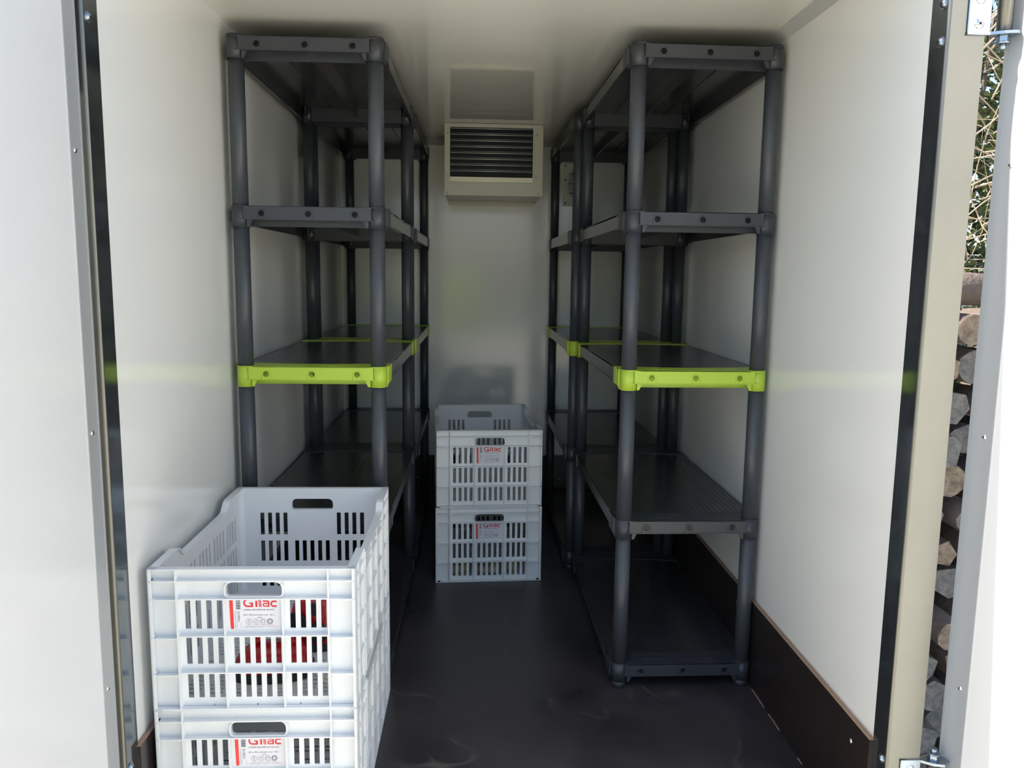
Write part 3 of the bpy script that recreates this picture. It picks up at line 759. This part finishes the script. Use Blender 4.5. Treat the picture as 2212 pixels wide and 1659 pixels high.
# bulkhead lamp
lp = empty('bulkhead_lamp', (.636, YB, 1.596)); tag(lp, 'oval caged bulkhead lamp on a cream plate at the back wall', 'lamp')
m = MB(); m.bbox((-.070, -.010, -.102), (.070, 0, .102), .002); m.obj('mounting_plate', LAMPB, lp)
E_ = lambda s_, a: (.052 * s_ * cos(a), .078 * s_ * sin(a))
m = MB(); ring = [E_(1, 2 * pi * k / 32) for k in range(33)]
m.tube([(a, -.016, b) for a, b in ring], .007, 8, False); m.prism([E_(.98, 2 * pi * k / 32) for k in range(32)], lambda a, b, t: (a, t, b), -.016, -.010); m.obj('lamp_housing', LAMPB, lp)
m = MB(); V = []; F = []; n = 28
for j in range(7):
    t = pi / 2 * j / 7
    for i in range(n): a, b = E_(.92 * cos(t), 2 * pi * i / n); V.append((a, -.018 - .038 * sin(t), b))
V.append((0, -.056, 0))
for j in range(6):
    for i in range(n): F.append((j * n + i, j * n + (i + 1) % n, (j + 1) * n + (i + 1) % n, (j + 1) * n + i))
for i in range(n): F.append((6 * n + i, 6 * n + (i + 1) % n, 7 * n))
m.add(V, F, True); m.obj('lamp_glass', GLASS, lp)
for q in (-.045, 0, .045):
    w_ = .052 * math.sqrt(1 - (q / .078) ** 2); MB().tube([(w_ * cos(t), -.018 - .044 * sin(t) * math.sqrt(1 - (q / .09) ** 2), q) for t in [pi * k / 12 for k in range(13)]], .0022, 6).obj('guard_wire', ZINC, lp)
MB().tube([(0, -.018 - .044 * sin(t), .078 * cos(t)) for t in [pi * k / 14 for k in range(15)]], .0022, 6).obj('guard_wire', ZINC, lp)
for a, b in ((-.058, .088), (-.058, -.088), (.058, .088), (.058, -.088), (-.060, .022)): screw_mb((a, -.010, b), (0, -1, 0), .0042, .0018).obj('screw', [DKGREY, HOLE], lp)

# ------------------------------------------------------------------ outside
ZG = -.60
g = MB()
n = 24; V = []; F = []
for i in range(n + 1):
    for j in range(n + 1):
        x = -14 + 28 * i / n; y = -16 + 28 * j / n; V.append((x, y, ZG + .05 * sin(x * .9) * cos(y * .7) * (1 if abs(x) > 2.5 or y < 0 else 0) * .5))
for i in range(n):
    for j in range(n): F.append((i * (n + 1) + j, (i + 1) * (n + 1) + j, (i + 1) * (n + 1) + j + 1, i * (n + 1) + j + 1))
g.add(V, F, True); tag(g.obj('ground', GROUND), 'sandy bare ground around the trailer', kind='structure')

# woodpile: split logs with their ends towards the door
random.seed(21)
looks = [('pale split', LOGEND), ('reddish split', LOGEND2), ('grey weathered', LOGEND3), ('round pale', LOGEND), ('dark round', LOGEND3)]
def log_mesh(kind, r, L, endm):
    n = random.choice((5, 6, 7)) if kind < 3 else 12; P = []
    for k in range(n):
        a = 2 * pi * k / n + (random.uniform(-.25, .25) if kind < 3 else random.uniform(-.05, .05)); q = r * (random.uniform(.82, 1.12) if kind < 3 else random.uniform(.95, 1.05)); P.append((q * cos(a), q * sin(a)))
    m = MB(); rings = 3; V = []
    bend = random.uniform(-.01, .01)
    for j in range(rings):
        t = j / (rings - 1); s_ = 1 + random.uniform(-.05, .05)
        for p in P: V.append((p[0] * s_ + bend * sin(pi * t), L * t + (random.uniform(-.004, .004) if j == 0 else 0), p[1] * s_))
    F = [(j * n + k, j * n + (k + 1) % n, (j + 1) * n + (k + 1) % n, (j + 1) * n + k) for j in range(rings - 1) for k in range(n)]
    m.cur = 1; m.add(V, F, kind >= 3); m.cur = 0
    o = len(m.v) - len(V); m.f.append(tuple(o + k for k in range(n))); m.mi.append(0); m.sm.append(False); m.f.append(tuple(o + (rings - 1) * n + k for k in range(n))); m.mi.append(0); m.sm.append(False)
    return m.mesh('firewood_log', [endm, BARK])
ordn = ['bottom', 'second', 'third', 'fourth', 'fifth', 'sixth', 'seventh', 'eighth', 'ninth', 'tenth', 'eleventh', 'twelfth', 'thirteenth', 'fourteenth', 'fifteenth', 'sixteenth', 'seventeenth', 'eighteenth', 'nineteenth', 'top']
coln = ['nearest the trailer', 'second from the trailer', 'third from the trailer', 'fourth from the trailer', 'outermost']
NROW = 14; z = ZG + .066
for r_i in range(NROW):
    hrow = .1275
    lying = r_i == NROW - 1
    for c_i in range(5):
        ki = random.randrange(5); nm, em = looks[ki]; rad = random.uniform(.052, .066) if ki < 3 else random.uniform(.046, .060)
        x = 1.47 + c_i * .137 + (.06 if r_i % 2 else 0) + random.uniform(-.008, .008)
        if lying and c_i % 3: continue
        me = log_mesh(ki, rad, random.uniform(.36, .42), em)
        o = link('firewood_log', me, None, (x, 2.52 + random.uniform(-.09, .06), z + random.uniform(-.006, .006)))
        o.rotation_euler = (random.uniform(-.02, .02), random.random() * 6.28, random.uniform(-.03, .03))
        if lying: o.rotation_euler = (random.uniform(-.03, .03), random.random() * 6, pi / 2 + .05); o.location = (x + .37, 2.56, z); nm = nm + ', laid crosswise,'
        tag(o, f"{nm} firewood log, {'top' if lying else ordn[r_i]} row of the woodpile, {coln[c_i]}", 'log', 'firewood logs stacked beside the trailer')
    z += hrow

# hedge behind the woodpile
def leaves(m, n, sample, size, rnd):
    for _ in range(n):
        c = Vector(sample(rnd)); a = Vector((rnd.gauss(0, 1), rnd.gauss(0, 1), rnd.gauss(0, 1))).normalized(); b = a.cross(Vector((rnd.gauss(0, 1), rnd.gauss(0, 1), rnd.gauss(0, 1)))).normalized(); nn = a.cross(b)
        s_ = size * rnd.uniform(.6, 1.3)
        m.add([c - a * s_, c + b * s_ * .55, c + a * s_, c - b * s_ * .55], [(0, 1, 2), (0, 2, 3)])
def wand(m, rnd, p, d, L, r0, n=7, wob=.06):
    pts = [Vector(p)]; d = Vector(d).normalized()
    for i in range(n):
        d = (d + Vector((rnd.gauss(0, wob), rnd.gauss(0, wob), rnd.gauss(0, wob) - .02))).normalized(); pts.append(pts[-1] + d * L / n)
    m.tube(pts, [r0 * (1 - .75 * i / n) for i in range(n + 1)], 5)
hd = empty('ivy_hedge', (2.3, 3.5, ZG)); tag(hd, 'sunlit ivy hedge with dry stems behind the woodpile', 'hedge')
rn = random.Random(3); O = Vector((2.3, 3.5, ZG))
def smp(r):
    while True:
        x = r.uniform(1.35, 3.4); z = r.uniform(-.5, 3.1); y = 3.35 + r.random() ** 1.2 * .75 + .12 * sin(x * 5 + z * 3)
        if sin(x * 7.3 + 1) * sin(z * 6.1) + .5 * sin(x * 19 + z * 23) > -.75: return (x - O.x, y - O.y, z - O.z)
m = MB(); leaves(m, 42000, smp, .015, rn); leaves(m, 9000, lambda r: (r.uniform(1.3, 4.2) - O.x, r.uniform(4.1, 4.7) - O.y, r.uniform(-.5, 3.6) - O.z), .055, rn); l_ = m.obj('foliage', LEAF, hd, False); l_['kind'] = 'stuff'
for i in range(120):
    m = MB(); low = i > 50
    x = rn.uniform(1.6, 2.7); z = rn.uniform(1.05, 1.75) if low else rn.uniform(1.3, 2.3)
    wand(m, rn, (x - O.x, rn.uniform(3.05, 3.28) - O.y, z - O.z), (rn.choice((1, 1, -1)) * rn.uniform(.4, 1), rn.uniform(-.2, .1), rn.uniform(.1, 1.0)), rn.uniform(.35, .9), rn.uniform(.002, .0055), wob=.22 if low else .09)
    m.obj('dry_stem', STEM, hd)
for i in range(6):
    m = MB(); wand(m, rn, (rn.uniform(1.6, 3.2) - O.x, 3.6 - O.y, 0), (rn.uniform(-.2, .2), 0, 1), 2.9, .03, 9, .05); m.obj('stem', BARK, hd)

# garden bushes and one added shrub behind the camera, mirrored by the glossy panels and the steel
rn = random.Random(8)
def shrub(name, cx, cy, rx, rz, n, mtl, label, size=.05, lift=0):
    e = empty(name, (cx, cy, ZG)); tag(e, label, 'shrub')
    def sp(r):
        v = Vector((r.gauss(0, 1), r.gauss(0, 1), r.gauss(0, 1))).normalized() * (r.random() ** .4)
        return (v.x * rx, v.y * rx * .7, (lift or rz) + v.z * rz)
    m = MB(); leaves(m, n, sp, size, rn); o = m.obj('foliage', mtl, e, False); o['kind'] = 'stuff'
    m = MB(); [wand(m, rn, (0, 0, 0), (rn.uniform(-.4, .4), rn.uniform(-.3, .3), 1), max(lift, rz * 1.3), .03, 6, .05 if lift else .08) for _ in range(5)]; m.obj('stems', BARK, e)['kind'] = 'stuff'
shrub('added_glow_shrub', -.02, -1.35, .36, .40, 12000, LEAF2, 'unseen yellow-green ball-shaped shrub added behind the camera for the glow on the back wall', .032, 1.40)  # unseen shrub, added so the back wall mirrors a yellow-green glow
for i, (cx, cy, rx, rz) in enumerate(((-4.2, -9, 1.6, 1.1), (3.4, -9, 1.6, 1.1))):
    shrub('garden_bush', cx, cy, rx, rz, 4200, LEAF3, f"green garden bush behind the photographer, {['to the left', 'to the right'][i]}", .10)
